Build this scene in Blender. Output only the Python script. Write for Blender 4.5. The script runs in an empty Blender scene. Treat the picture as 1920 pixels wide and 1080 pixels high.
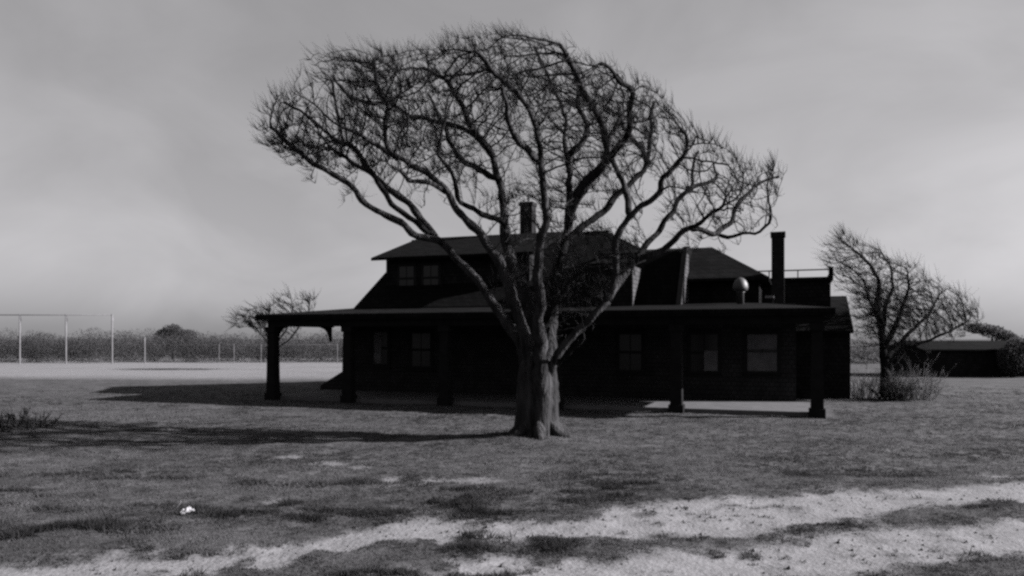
import bpy, bmesh, math, random
import numpy as np
from mathutils import Vector

# ------------------------------------------------------------------ camera, sky, sun, exposure
scene = bpy.context.scene
COL = scene.collection
cam_data = bpy.data.cameras.new("camera")
cam = bpy.data.objects.new("camera", cam_data)
COL.objects.link(cam)
cam.location = (0.0, 0.0, 1.9)
cam.rotation_euler = (math.radians(90), 0, 0)
cam_data.sensor_width = 36.0
cam_data.lens = 36.0 * 1450 / 1920
cam_data.shift_y = 95 / 1920
cam_data.clip_end = 6000
scene.camera = cam

SUN_ELEV = math.radians(25.5)
SUN_VEC = Vector((1.0, -0.04, 0)).normalized() * math.cos(SUN_ELEV) + Vector((0, 0, math.sin(SUN_ELEV)))
sun_data = bpy.data.lights.new("sun", 'SUN')
sun_data.energy = 5.0
sun_data.angle = math.radians(0.6)
sun_data.color = (1.0, 0.985, 1.0)
sun = bpy.data.objects.new("sun", sun_data)
COL.objects.link(sun)
sun.rotation_euler = SUN_VEC.to_track_quat('Z', 'Y').to_euler()
sun.location = (30, -3, 20)

world = bpy.data.worlds.new("World")
scene.world = world
world.use_nodes = True
wn, wl = world.node_tree.nodes, world.node_tree.links
wn.clear()
w_out = wn.new('ShaderNodeOutputWorld')
w_bg = wn.new('ShaderNodeBackground')
w_sky = wn.new('ShaderNodeTexSky')
w_sky.sky_type = 'NISHITA'
w_sky.sun_disc = False
w_sky.sun_elevation = SUN_ELEV
w_sky.sun_rotation = math.atan2(SUN_VEC.x, SUN_VEC.y)
w_sky.air_density = 1.5
w_sky.dust_density = 2.3
w_sky.ozone_density = 1.0
# black-and-white film behind a yellow filter: the sky's red and green light only
w_sep = wn.new('ShaderNodeSeparateColor')
wl.new(w_sky.outputs['Color'], w_sep.inputs[0])
w_a = wn.new('ShaderNodeMath'); w_a.operation = 'MULTIPLY'; w_a.inputs[1].default_value = 0.335
w_b = wn.new('ShaderNodeMath'); w_b.operation = 'MULTIPLY_ADD'; w_b.inputs[1].default_value = 0.042
wl.new(w_sep.outputs[0], w_a.inputs[0])
wl.new(w_sep.outputs[1], w_b.inputs[0]); wl.new(w_a.outputs[0], w_b.inputs[2])
# thin streaky cloud over the whole dome
w_tc = wn.new('ShaderNodeTexCoord')
w_map = wn.new('ShaderNodeMapping'); w_map.inputs['Scale'].default_value = (2.2, 2.2, 4.4)
w_map.inputs['Rotation'].default_value = (0.0, 0.22, 0.3)
wl.new(w_tc.outputs['Generated'], w_map.inputs[0])
w_noise = wn.new('ShaderNodeTexNoise'); w_noise.inputs['Scale'].default_value = 1.9
w_noise.inputs['Detail'].default_value = 6; w_noise.inputs['Roughness'].default_value = 0.52
w_noise.inputs['Distortion'].default_value = 0.5
wl.new(w_map.outputs[0], w_noise.inputs['Vector'])
w_mr = wn.new('ShaderNodeMapRange')
w_mr.inputs['From Min'].default_value = 0.3; w_mr.inputs['From Max'].default_value = 0.7
w_mr.inputs['To Min'].default_value = 0.91; w_mr.inputs['To Max'].default_value = 1.14
wl.new(w_noise.outputs['Fac'], w_mr.inputs['Value'])
w_veil = wn.new('ShaderNodeMath'); w_veil.operation = 'ADD'; w_veil.inputs[1].default_value = 0.88   # even veil of high cloud
wl.new(w_b.outputs[0], w_veil.inputs[0])
w_mul = wn.new('ShaderNodeMath'); w_mul.operation = 'MULTIPLY'
wl.new(w_veil.outputs[0], w_mul.inputs[0]); wl.new(w_mr.outputs[0], w_mul.inputs[1])
w_tint = wn.new('ShaderNodeVectorMath'); w_tint.operation = 'SCALE'
w_tint.inputs[0].default_value = (1.0, 0.985, 1.015)
wl.new(w_mul.outputs[0], w_tint.inputs['Scale'])
wl.new(w_tint.outputs[0], w_bg.inputs['Color'])
w_bg.inputs['Strength'].default_value = 0.05
wl.new(w_bg.outputs[0], w_out.inputs[0])

vs = scene.view_settings
vs.view_transform = 'Standard'
vs.look = 'None'
vs.exposure = 2.1
vs.gamma = 1.0
vs.use_curve_mapping = False
scene.render.filter_size = 2.6        # soft snapshot lens
scene.cycles.filter_width = 2.6
scene.cycles.use_denoising = False     # keep the fine grain


rng = np.random.default_rng(7)
random.seed(7)

# ------------------------------------------------------------------ materials (all neutral: a monochrome place)
MATS = {}
TINT = (1.0, 0.98, 1.02)
def grey(v):
    return (v * TINT[0], v * TINT[1], v * TINT[2], 1.0)

def mat(name, lo, hi, scale=6.0, rough=0.85, bump=0.0, bscale=30.0, stretch=(1, 1, 1), spec=0.04, detail=6, bdist=0.03):
    m = bpy.data.materials.new(name)
    m.use_nodes = True
    n, l = m.node_tree.nodes, m.node_tree.links
    p = n['Principled BSDF']
    p.inputs['Roughness'].default_value = rough
    p.inputs['Specular IOR Level'].default_value = spec
    tc = n.new('ShaderNodeTexCoord')
    mp = n.new('ShaderNodeMapping'); mp.inputs['Scale'].default_value = stretch
    l.new(tc.outputs['Object'], mp.inputs[0])
    nz = n.new('ShaderNodeTexNoise'); nz.inputs['Scale'].default_value = scale
    nz.inputs['Detail'].default_value = detail; nz.inputs['Roughness'].default_value = 0.62
    l.new(mp.outputs[0], nz.inputs['Vector'])
    cr = n.new('ShaderNodeValToRGB')
    cr.color_ramp.elements[0].position = 0.32; cr.color_ramp.elements[0].color = grey(lo)
    cr.color_ramp.elements[1].position = 0.68; cr.color_ramp.elements[1].color = grey(hi)
    l.new(nz.outputs['Fac'], cr.inputs[0]); l.new(cr.outputs[0], p.inputs['Base Color'])
    if bump:
        bz = n.new('ShaderNodeTexNoise'); bz.inputs['Scale'].default_value = bscale
        bz.inputs['Detail'].default_value = 4
        l.new(mp.outputs[0], bz.inputs['Vector'])
        bp = n.new('ShaderNodeBump'); bp.inputs['Strength'].default_value = bump
        bp.inputs['Distance'].default_value = bdist
        l.new(bz.outputs['Fac'], bp.inputs['Height']); l.new(bp.outputs[0], p.inputs['Normal'])
    MATS[name] = m
    return m

def shingle_mat(name, lo, hi, course=0.13, rough=0.9):
    """weathered wood shingles: courses across, random butt widths"""
    m = bpy.data.materials.new(name)
    m.use_nodes = True
    n, l = m.node_tree.nodes, m.node_tree.links
    p = n['Principled BSDF']; p.inputs['Roughness'].default_value = rough
    p.inputs['Specular IOR Level'].default_value = 0.02
    tc = n.new('ShaderNodeTexCoord')
    sx = n.new('ShaderNodeSeparateXYZ'); l.new(tc.outputs['Object'], sx.inputs[0])
    ad = n.new('ShaderNodeMath'); ad.operation = 'ADD'
    l.new(sx.outputs[0], ad.inputs[0]); l.new(sx.outputs[1], ad.inputs[1])
    cb = n.new('ShaderNodeCombineXYZ'); l.new(ad.outputs[0], cb.inputs[0]); l.new(sx.outputs[2], cb.inputs[1])
    br = n.new('ShaderNodeTexBrick')
    br.inputs['Scale'].default_value = 1.0
    br.inputs['Brick Width'].default_value = 0.15; br.inputs['Row Height'].default_value = course
    br.inputs['Mortar Size'].default_value = 0.008
    br.inputs['Color1'].default_value = grey(lo); br.inputs['Color2'].default_value = grey(hi)
    br.inputs['Mortar'].default_value = grey(lo * 0.4)
    l.new(cb.outputs[0], br.inputs['Vector'])
    nz = n.new('ShaderNodeTexNoise'); nz.inputs['Scale'].default_value = 2.5; nz.inputs['Detail'].default_value = 5
    l.new(tc.outputs['Object'], nz.inputs['Vector'])
    mx = n.new('ShaderNodeMix'); mx.data_type = 'RGBA'; mx.blend_type = 'MULTIPLY'; mx.inputs[0].default_value = 0.7
    l.new(br.outputs['Color'], mx.inputs[6])
    cr = n.new('ShaderNodeValToRGB')
    cr.color_ramp.elements[0].position = 0.3; cr.color_ramp.elements[0].color = (.55, .55, .55, 1)
    cr.color_ramp.elements[1].position = 0.7; cr.color_ramp.elements[1].color = (1.3, 1.3, 1.3, 1)
    l.new(nz.outputs['Fac'], cr.inputs[0]); l.new(cr.outputs[0], mx.inputs[7])
    l.new(mx.outputs[2], p.inputs['Base Color'])
    bp = n.new('ShaderNodeBump'); bp.inputs['Strength'].default_value = 0.6; bp.inputs['Distance'].default_value = 0.012
    l.new(br.outputs['Fac'], bp.inputs['Height']); bp.invert = True
    l.new(bp.outputs[0], p.inputs['Normal'])
    MATS[name] = m
    return m

shingle_mat('wall_shingle', 0.017, 0.022)  # paler copy for the porch wall, its deep shade lifted by colour
shingle_mat('upper_shingle', 0.008, 0.013)  # darker copy of the shingles for walls in open light
shingle_mat('sunlit_shingle', 0.028, 0.045)  # paler copy for right-facing sides, sunlight put into the colour
shingle_mat('roof_shingle', 0.0026, 0.0042, course=0.14)
shingle_mat('paler_roof', 0.0042, 0.0068, course=0.14)  # lighter of the two roof tones: right block, rear wing, porch
mat('dark_trim', 0.006, 0.010, 4, 0.8, spec=0.02)
mat('concrete', 0.055, 0.075, 3.0, 0.9, 0.15, 40)
mat('chimney_brick', 0.007, 0.014, 9, 0.95, 0.5, 14)
mat('tin', 0.016, 0.03, 5, 0.6, spec=0.4)
mat('pale_board', 0.1, 0.13, 8, 0.8)
mat('window_frame', 0.008, 0.012, 8, 0.7)
mat('window_shade', 0.05, 0.09, 3, 0.9)
mat('galvanised', 0.07, 0.10, 5, 0.6)
mat('bark', 0.004, 0.034, 7, 0.95, 1.0, 20, stretch=(1.0, 1.0, 0.22), bdist=0.08)  # pale patches paint broken sunlight onto trunk and stout limbs
mat('branch_bark', 0.004, 0.011, 8, 0.95, 0.5, 30)  # darker bark copy, the silhouette against the sky put into the colour
mat('twig_bark', 0.009, 0.018, 8, 0.95)
mat('shrub_leaf', 0.035, 0.10, 0.7, 0.9)
mat('dry_brush', 0.03, 0.06, 3, 0.95)
mat('paper', 0.16, 0.2, 20, 0.8)
mat('stone', 0.045, 0.085, 20, 0.9)
mat('straw', 0.12, 0.16, 20, 0.9)

def glass_mat():
    m = bpy.data.materials.new('window_glass'); m.use_nodes = True
    p = m.node_tree.nodes['Principled BSDF']
    p.inputs['Base Color'].default_value = grey(0.008)
    p.inputs['Roughness'].default_value = 0.2
    p.inputs['Specular IOR Level'].default_value = 0.17
    MATS['window_glass'] = m
glass_mat()

def attr_mat(name, lo, hi, rough=0.95):
    """colour from a per-face tone stored in the mesh (each tuft or leaf its own shade)"""
    m = bpy.data.materials.new(name); m.use_nodes = True
    n, l = m.node_tree.nodes, m.node_tree.links
    p = n['Principled BSDF']; p.inputs['Roughness'].default_value = rough
    p.inputs['Specular IOR Level'].default_value = 0.1
    a = n.new('ShaderNodeAttribute'); a.attribute_name = 'tone'
    cr = n.new('ShaderNodeValToRGB')
    cr.color_ramp.elements[0].color = grey(lo); cr.color_ramp.elements[1].color = grey(hi)
    l.new(a.outputs['Fac'], cr.inputs[0]); l.new(cr.outputs[0], p.inputs['Base Color'])
    tr = n.new('ShaderNodeBsdfTranslucent'); mx = n.new('ShaderNodeMixShader'); mx.inputs[0].default_value = 0.42   # thin blades let light through
    l.new(cr.outputs[0], tr.inputs['Color']); l.new(p.outputs[0], mx.inputs[1]); l.new(tr.outputs[0], mx.inputs[2])
    l.new(mx.outputs[0], n['Material Output'].inputs['Surface'])
    MATS[name] = m
attr_mat('grass_blade', 0.015, 0.085)
attr_mat('scrub_leaf', 0.030, 0.052)

# ------------------------------------------------------------------ helpers
def tag(o, label=None, cat=None, group=None, kind=None):
    if label: o['label'] = label
    if cat: o['category'] = cat
    if group: o['group'] = group
    if kind: o['kind'] = kind
    return o

def link(name, mesh, m, parent=None):
    o = bpy.data.objects.new(name, mesh)
    COL.objects.link(o)
    if m:
        mesh.materials.clear(); mesh.materials.append(MATS[m])
    if parent: o.parent = parent
    return o

def empty(name, loc, rz=0.0):
    o = bpy.data.objects.new(name, None); COL.objects.link(o)
    o.location = loc; o.rotation_euler = (0, 0, rz); o.empty_display_size = 0.2
    return o

def bm_obj(name, bm, m, parent=None, smooth=False, bevel=0.0):
    if bevel:
        bmesh.ops.bevel(bm, geom=list(bm.edges), offset=bevel, segments=1, affect='EDGES', clamp_overlap=True)
    bmesh.ops.recalc_face_normals(bm, faces=bm.faces[:])
    me = bpy.data.meshes.new(name); bm.to_mesh(me); bm.free()
    if smooth: me.shade_smooth()
    return link(name, me, m, parent)

def add_box(bm, x0, x1, y0, y1, z0, z1):
    v = [bm.verts.new(p) for p in ((x0,y0,z0),(x1,y0,z0),(x1,y1,z0),(x0,y1,z0),(x0,y0,z1),(x1,y0,z1),(x1,y1,z1),(x0,y1,z1))]
    for f in ((0,3,2,1),(4,5,6,7),(0,1,5,4),(1,2,6,5),(2,3,7,6),(3,0,4,7)):
        bm.faces.new([v[i] for i in f])

def box(name, ext, m, parent=None, bevel=0.0):
    bm = bmesh.new(); add_box(bm, *ext)
    return bm_obj(name, bm, m, parent, bevel=bevel)

def hull(name, pts, m, parent=None):
    bm = bmesh.new()
    for p in pts: bm.verts.new(p)
    r = bmesh.ops.convex_hull(bm, input=bm.verts[:])
    junk = [g for g in set(r['geom_interior'] + r['geom_unused']) if isinstance(g, bmesh.types.BMVert) and g.is_valid]
    if junk: bmesh.ops.delete(bm, geom=junk, context='VERTS')
    return bm_obj(name, bm, m, parent)

def prism(name, prof, a0, a1, m, parent=None):
    """profile of (v, z) pulled along the house from a0 to a1"""
    bm = bmesh.new()
    A = [bm.verts.new((a0, v, z)) for v, z in prof]; B = [bm.verts.new((a1, v, z)) for v, z in prof]
    bm.faces.new(A); bm.faces.new(B[::-1])
    k = len(prof)
    for i in range(k): bm.faces.new((A[i], A[(i+1) % k], B[(i+1) % k], B[i]))
    return bm_obj(name, bm, m, parent)

def lathe(name, prof, m, parent=None, seg=20, loc=(0, 0, 0)):
    bm = bmesh.new(); rings = []
    for r, z in prof:
        rings.append([bm.verts.new((loc[0] + r*math.cos(2*math.pi*i/seg), loc[1] + r*math.sin(2*math.pi*i/seg), loc[2] + z)) for i in range(seg)])
    for a, b in zip(rings, rings[1:]):
        for i in range(seg): bm.faces.new((a[i], a[(i+1) % seg], b[(i+1) % seg], b[i]))
    bm.faces.new(rings[0][::-1]); bm.faces.new(rings[-1])
    return bm_obj(name, bm, m, parent, smooth=True)

class Tubes:
    def __init__(s): s.v, s.f, s.n = [], [], 0
    def tube(s, pts, rad, sides):
        P = np.asarray(pts, float); R = np.asarray(rad, float); k = len(P)
        T = np.gradient(P, axis=0); T /= np.linalg.norm(T, axis=1, keepdims=True) + 1e-9
        ref = np.array([0.31, 0.87, 0.38])
        ang = np.arange(sides) * 2 * math.pi / sides
        for i in range(k):
            ref = ref - T[i] * ref.dot(T[i]); nn = np.linalg.norm(ref)
            if nn < 1e-4:
                ref = np.cross(T[i], [1, 0, 0.2]); nn = np.linalg.norm(ref)
            ref = ref / nn; b = np.cross(T[i], ref)
            s.v.append(P[i] + R[i] * (np.cos(ang)[:, None] * ref + np.sin(ang)[:, None] * b))
        for i in range(k - 1):
            o = s.n + i * sides
            for j in range(sides):
                j2 = (j + 1) % sides
                s.f.append((o + j, o + j2, o + sides + j2, o + sides + j))
        s.f.append(tuple(s.n + (k - 1) * sides + j for j in range(sides)))
        s.n += k * sides
    def build(s, name, m, parent=None):
        me = bpy.data.meshes.new(name)
        me.from_pydata(np.concatenate(s.v).tolist(), [], s.f); me.shade_smooth()
        return link(name, me, m, parent)

def tri_mesh(name, verts, m, parent=None, tone=None, per=3):
    """fast mesh of separate polygons with `per` corners"""
    V = np.asarray(verts, np.float32).reshape(-1, 3); n = len(V) // per
    me = bpy.data.meshes.new(name)
    me.vertices.add(len(V)); me.vertices.foreach_set('co', V.ravel())
    me.loops.add(len(V)); me.loops.foreach_set('vertex_index', np.arange(len(V), dtype=np.int32))
    me.polygons.add(n); me.polygons.foreach_set('loop_start', np.arange(0, len(V), per, dtype=np.int32))
    me.polygons.foreach_set('loop_total', np.full(n, per, np.int32))
    me.update(calc_edges=True)
    if tone is not None:
        at = me.attributes.new('tone', 'FLOAT', 'FACE'); at.data.foreach_set('value', np.asarray(tone, np.float32))
    return link(name, me, m, parent)

def value_noise(x, y, freq, seed):
    """smooth value noise on numpy arrays, about 0..1"""
    r = np.random.default_rng(seed); G = r.random((256, 256))
    X = np.asarray(x) * freq + 1000; Y = np.asarray(y) * freq + 1000
    i, j = np.floor(X).astype(int), np.floor(Y).astype(int); u, v = X - i, Y - j
    u = u*u*(3-2*u); v = v*v*(3-2*v)
    g = lambda a, b: G[a % 256, b % 256]
    return (g(i,j)*(1-u)+g(i+1,j)*u)*(1-v) + (g(i,j+1)*(1-u)+g(i+1,j+1)*u)*v

def sstep(a, b, x):
    t = np.clip((np.asarray(x, float) - a) / (b - a), 0, 1); return t*t*(3-2*t)

# ------------------------------------------------------------------ the ground: one sheet, lawn worn through to sand
TRACK_A_TOP = [(-7, 6.2), (-3.3, 6.75), (-2.0, 7.15), (-1.6, 7.6), (-0.9, 8.0), (0.0, 8.05), (0.75, 8.2), (1.35, 8.89), (2.2, 9.12), (3.16, 9.34), (4.34, 9.84), (5.29, 9.84), (6.74, 10.35), (9, 11.2), (14, 12.6), (30, 16)]
TRACK_A_BOT = [(-7, 5.7), (-3.3, 6.3), (-2.0, 6.55), (-1.6, 7.0), (-0.9, 7.45), (0.0, 7.5), (0.7, 7.55), (1.45, 7.51), (2.26, 7.72), (3.03, 7.99), (3.89, 8.35), (4.57, 8.83), (6.02, 9.18), (9, 10.1), (14, 11.3), (30, 14.5)]
TRACK_B_TOP = [(-7, 4.4), (-3, 5.2), (-1, 6.3), (0.0, 6.75), (1.0, 6.9), (1.44, 7.02), (2.1, 7.2), (2.95, 7.48), (3.88, 7.76), (4.55, 7.85), (5.41, 8.18), (9, 9.2), (14, 10.3), (30, 13.5)]
TRACK_B_BOT = [(-7, 3.4), (-3, 4.3), (-1, 5.5), (0.0, 5.9), (1.0, 6.1), (2.1, 6.3), (2.95, 6.45), (3.9, 6.7), (5.4, 7.2), (9, 8.1), (14, 9.2), (30, 12.4)]
PATCHES = [(-2.78, 9.15, 0.30, 0.26), (-2.88, 11.93, 0.42, 0.22), (-2.3, 11.6, 0.25, 0.2), (-0.4, 10.48, 0.45, 0.26), (-0.95, 10.55, 0.3, 0.22),
           (-1.35, 10.2, 0.22, 0.2), (-1.6, 10.6, 0.18, 0.25), (-3.6, 12.6, 0.4, 0.25), (7.0, 10.9, 0.7, 0.22), (3.8, 9.95, 0.4, 0.14)]

def sand_mask(X, Y):
    X = np.asarray(X, float); Y = np.asarray(Y, float)
    w = 0.6 * (value_noise(X, Y, 1.3, 1) - .5) + 0.65 * (value_noise(X, Y, 3.4, 2) - .5) + 0.5 * (value_noise(X, Y, 7.5, 3) - .5)
    def band(top, bot):
        t = np.interp(X, [p[0] for p in top], [p[1] for p in top]); b = np.interp(X, [p[0] for p in bot], [p[1] for p in bot])
        return np.minimum(t - Y, Y - b)
    far_left = 1 - sstep(0.4, 2.0, X)                 # the tracks grow over towards the left
    d = np.maximum(band(TRACK_A_TOP, TRACK_A_BOT), band(TRACK_B_TOP, TRACK_B_BOT))
    m = sstep(-0.26, 0.28, d + w * (0.30 + 0.30 * far_left) + 0.05)
    sp = .6 * value_noise(X, Y, 2.6, 21) + .4 * value_noise(X, Y, 6.5, 22)          # tufts holding on in the sand
    m = m * (1 - .7 * sstep(.66, .78, sp) * (1 - .6 * sstep(1.5, 4.0, X)))
    for px, py, rx, ry in PATCHES:
        q = 1 - np.sqrt(((X - px) / rx) ** 2 + ((Y - py) / ry) ** 2)
        m = np.maximum(m, sstep(-0.2, 0.7, q + 0.9 * w) * 0.58)
    # pale sandy field beyond the house on the left
    f = sstep(33, 43, Y + 14 * (value_noise(X, Y, 0.09, 5) - .5)) * (1 - sstep(-8, 12, X)) * (1 - sstep(66, 80, Y))
    f = f * (0.62 + 0.35 * value_noise(X, Y * 3, 0.2, 6) + .25 * value_noise(X, Y * 4, 0.7, 7))
    return np.clip(np.maximum(m, np.clip(f, 0, 1)), 0, 1)

def ground_z(X, Y):
    near = np.exp(-((np.asarray(Y) - 9) / 14) ** 2)
    z = 0.05 * (value_noise(X, Y, 0.5, 11) - .5) + 0.04 * (value_noise(X, Y, 1.6, 12) - .5) + 0.030 * (value_noise(X, Y, 4.2, 13) - .5)
    hump = 0.10 * np.exp(-(((np.asarray(X) - 0.5) / 1.3) ** 2 + ((np.asarray(Y) - 14.9) / 1.0) ** 2))
    return z * (0.25 + 0.75 * near) - 0.035 * sand_mask(X, Y) * near + hump - 0.02

def grow(a, b, step, g, limit):
    out = list(np.arange(a, b, step)); x, s = out[-1], step
    while x < limit: s *= g; x += s; out.append(x)
    return out
xs = np.array(sorted(set([round(-v, 4) for v in grow(0, 13, .085, 1.16, 2500)] + [round(v, 4) for v in grow(0, 13, .085, 1.16, 2500)])))
ys = np.array([-400, -150, -60, -25, -10, -4, 0, 2, 3.2, 4.0] + [float(v) for v in grow(4.5, 18, .085, 1.07, 3500)])
GX, GY = np.meshgrid(xs, ys)
GZ = ground_z(GX, GY)
me = bpy.data.meshes.new('ground')
nx, ny = len(xs), len(ys)
idx = np.arange(nx * ny).reshape(ny, nx)
quads = np.stack([idx[:-1, :-1], idx[:-1, 1:], idx[1:, 1:], idx[1:, :-1]], -1).reshape(-1, 4)
V = np.stack([GX, GY, GZ], -1).reshape(-1, 3).astype(np.float32)
me.vertices.add(len(V)); me.vertices.foreach_set('co', V.ravel())
me.loops.add(quads.size); me.loops.foreach_set('vertex_index', quads.ravel().astype(np.int32))
me.polygons.add(len(quads)); me.polygons.foreach_set('loop_start', np.arange(0, quads.size, 4, dtype=np.int32))
me.polygons.foreach_set('loop_total', np.full(len(quads), 4, np.int32))
me.update(calc_edges=True); me.shade_smooth()
at = me.attributes.new('sand', 'FLOAT', 'POINT'); at.data.foreach_set('value', sand_mask(GX, GY).ravel().astype(np.float32))

m = bpy.data.materials.new('ground'); m.use_nodes = True; MATS['ground'] = m
n, l = m.node_tree.nodes, m.node_tree.links
p = n['Principled BSDF']; p.inputs['Roughness'].default_value = 0.97; p.inputs['Specular IOR Level'].default_value = 0.08
tc = n.new('ShaderNodeTexCoord')
def gnoise(scale, detail, lo, hi, c0, c1):
    z = n.new('ShaderNodeTexNoise'); z.inputs['Scale'].default_value = scale; z.inputs['Detail'].default_value = detail
    z.inputs['Roughness'].default_value = .65
    l.new(tc.outputs['Object'], z.inputs['Vector'])
    c = n.new('ShaderNodeValToRGB'); c.color_ramp.elements[0].position = lo; c.color_ramp.elements[1].position = hi
    c.color_ramp.elements[0].color = c0; c.color_ramp.elements[1].color = c1
    l.new(z.outputs['Fac'], c.inputs[0]); return z, c
zg, cg = gnoise(4.0, 9, .30, .72, grey(.024), grey(.052))
zb, cb = gnoise(0.8, 5, .35, .65, (.68, .68, .68, 1), (1.25, 1.25, 1.25, 1))
zs, cs = gnoise(7.0, 8, .3, .7, grey(.085), grey(.125))
mg = n.new('ShaderNodeMix'); mg.data_type = 'RGBA'; mg.blend_type = 'MULTIPLY'; mg.inputs[0].default_value = 1
l.new(cg.outputs[0], mg.inputs[6]); l.new(cb.outputs[0], mg.inputs[7])
ga = n.new('ShaderNodeAttribute'); ga.attribute_name = 'sand'
sub = n.new('ShaderNodeMath'); sub.operation = 'MULTIPLY_ADD'; sub.inputs[1].default_value = 0.8; sub.inputs[2].default_value = -0.4
l.new(zg.outputs['Fac'], sub.inputs[0])
add = n.new('ShaderNodeMath'); add.operation = 'ADD'; l.new(ga.outputs['Fac'], add.inputs[0]); l.new(sub.outputs[0], add.inputs[1])
rm = n.new('ShaderNodeMapRange'); rm.inputs['From Min'].default_value = .08; rm.inputs['From Max'].default_value = .92
l.new(add.outputs[0], rm.inputs['Value'])
mm = n.new('ShaderNodeMix'); mm.data_type = 'RGBA'
l.new(rm.outputs[0], mm.inputs[0]); l.new(mg.outputs[2], mm.inputs[6]); l.new(cs.outputs[0], mm.inputs[7])
l.new(mm.outputs[2], p.inputs['Base Color'])
bz = n.new('ShaderNodeTexNoise'); bz.inputs['Scale'].default_value = 22; bz.inputs['Detail'].default_value = 6
l.new(tc.outputs['Object'], bz.inputs['Vector'])
bp = n.new('ShaderNodeBump'); bp.inputs['Strength'].default_value = .55; bp.inputs['Distance'].default_value = .03
l.new(bz.outputs['Fac'], bp.inputs['Height']); l.new(bp.outputs[0], p.inputs['Normal'])
tag(link('ground', me, 'ground'), kind='structure')

def gz(x, y): return float(ground_z(np.array([x]), np.array([y]))[0])

# ------------------------------------------------------------------ the house
TH = math.radians(20)
house = empty('house', (7.42, 18.87, 0), -TH)
tag(house, 'long dark shingled house with a deep hip roofed porch behind the big bare tree', 'house')
W, UW, RF, TR = 'wall_shingle', 'upper_shingle', 'roof_shingle', 'dark_trim'
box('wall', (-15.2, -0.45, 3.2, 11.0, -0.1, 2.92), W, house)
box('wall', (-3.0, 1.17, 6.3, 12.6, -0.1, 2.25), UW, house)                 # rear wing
hull('roof', [(x, v, z + d) for x in (-3.2, 1.25) for v, z in ((6.02, 2.16), (9.6, 3.42), (13.0, 2.16)) for d in (0, -.09)], 'paler_roof', house)
# porch
hull('porch_roof', [(-16.25, -.42, 2.64), (.42, -.42, 2.64), (.42, 3.35, 2.64), (-16.25, 3.35, 2.64), (-14.95, 3.35, 2.97), (-1.6, 3.35, 2.95),
                    (-16.25, -.42, 2.47), (.42, -.42, 2.47), (.42, 3.35, 2.47), (-16.25, 3.35, 2.47)], 'paler_roof', house)
fl = box('porch_floor', (-16.05, 0.22, 0.02, 3.2, -0.12, 0.10), 'concrete', house)
fl['label'] = 'pale concrete porch floor'
box('porch_beam', (-15.95, 0.16, -.19, .05, 2.27, 2.468), TR, house)
box('porch_beam', (-15.95, -15.72, .052, 3.19, 2.29, 2.468), TR, house)
box('porch_beam', (-.08, .155, .052, 3.19, 2.29, 2.468), TR, house)
post_xs = (0.02, -3.35, -6.6, -9.9, -13.1, -15.83)
for i, a in enumerate(post_xs):
    bm = bmesh.new()
    s, b = .13, .19
    add_box(bm, a - b, a + b, -.07 - b, -.07 + b, -.08, .20)
    q = [bm.verts.new((a + sx * w, -.07 + sy * w, z)) for z, w in ((.20, .15), (2.1, .125)) for sx, sy in ((-1,-1),(1,-1),(1,1),(-1,1))]
    for k in range(4): bm.faces.new((q[k], q[(k+1) % 4], q[4 + (k+1) % 4], q[4 + k]))
    add_box(bm, a - .17, a + .17, -.24, .10, 2.1, 2.268)
    bm_obj('porch_post', bm, TR, house)
# curved brackets at the left end of the porch
for vv, sgn in ((.12, 1), (3.15, -1)):
    bm = bmesh.new(); pts = [(0, 0), (0, .55)] + [(.62 * math.sin(t), .55 - .55 * math.cos(t) + 0) for t in np.linspace(0, math.pi/2, 6)][::-1]
    prof = [(vv + sgn * x, 2.288 - z) for x, z in [(0, 0), (0, .5), (.06, .3), (.16, .16), (.32, .06), (.6, 0)]]
    A = [bm.verts.new((-15.9, v, z)) for v, z in prof]; B = [bm.verts.new((-15.78, v, z)) for v, z in prof]
    bm.faces.new(A); bm.faces.new(B[::-1])
    for k in range(6): bm.faces.new((A[k], A[(k+1) % 6], B[(k+1) % 6], B[k]))
    bm_obj('bracket', bm, TR, house)
# main roof, hipped at the right
hull('roof', [(-14.55, 2.55, 2.93), (-14.55, 11.45, 2.93), (-14.55, 7, 5.75), (-6.8, 7, 5.75), (-3.9, 2.55, 2.93), (-3.9, 11.45, 2.93),
              (-3.9, 4.5, 4.14), (-3.9, 9.5, 4.14), (-14.55, 2.55, 2.80), (-14.55, 11.45, 2.80), (-3.9, 2.55, 2.80), (-3.9, 11.45, 2.80)], RF, house)
box('ridge_cap', (-14.6, -6.75, 6.9, 7.1, 5.70, 5.775), TR, house)
# steep middle block with its sunlit side
prism('roof', [(2.30, 2.80), (3.70, 4.60), (6.0, 4.93), (9.5, 3.5), (9.5, 2.8)], -6.4, -3.66, RF, house)
g = prism('gable_wall', [(2.42, 2.84), (3.76, 4.52), (4.38, 4.52), (4.38, 2.84)], -3.66, -3.60, 'sunlit_shingle', house)
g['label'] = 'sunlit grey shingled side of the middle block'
prism('rake_board', [(2.24, 2.86), (3.70, 4.70), (4.4, 4.80), (4.4, 4.70), (3.75, 4.60), (2.32, 2.80)], -3.70, -3.56, TR, house)
# right block
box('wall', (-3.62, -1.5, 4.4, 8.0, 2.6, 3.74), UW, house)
hull('roof', [(-3.67, 3.9, 3.74), (-1.2, 3.9, 3.74), (-3.05, 6, 4.92), (-3.67, 6, 4.92), (-1.2, 8.2, 3.74), (-3.67, 8.2, 3.74),
              (-3.67, 3.9, 3.65), (-1.2, 3.9, 3.65), (-1.2, 8.2, 3.65), (-3.67, 8.2, 3.65)], 'paler_roof', house)
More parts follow.
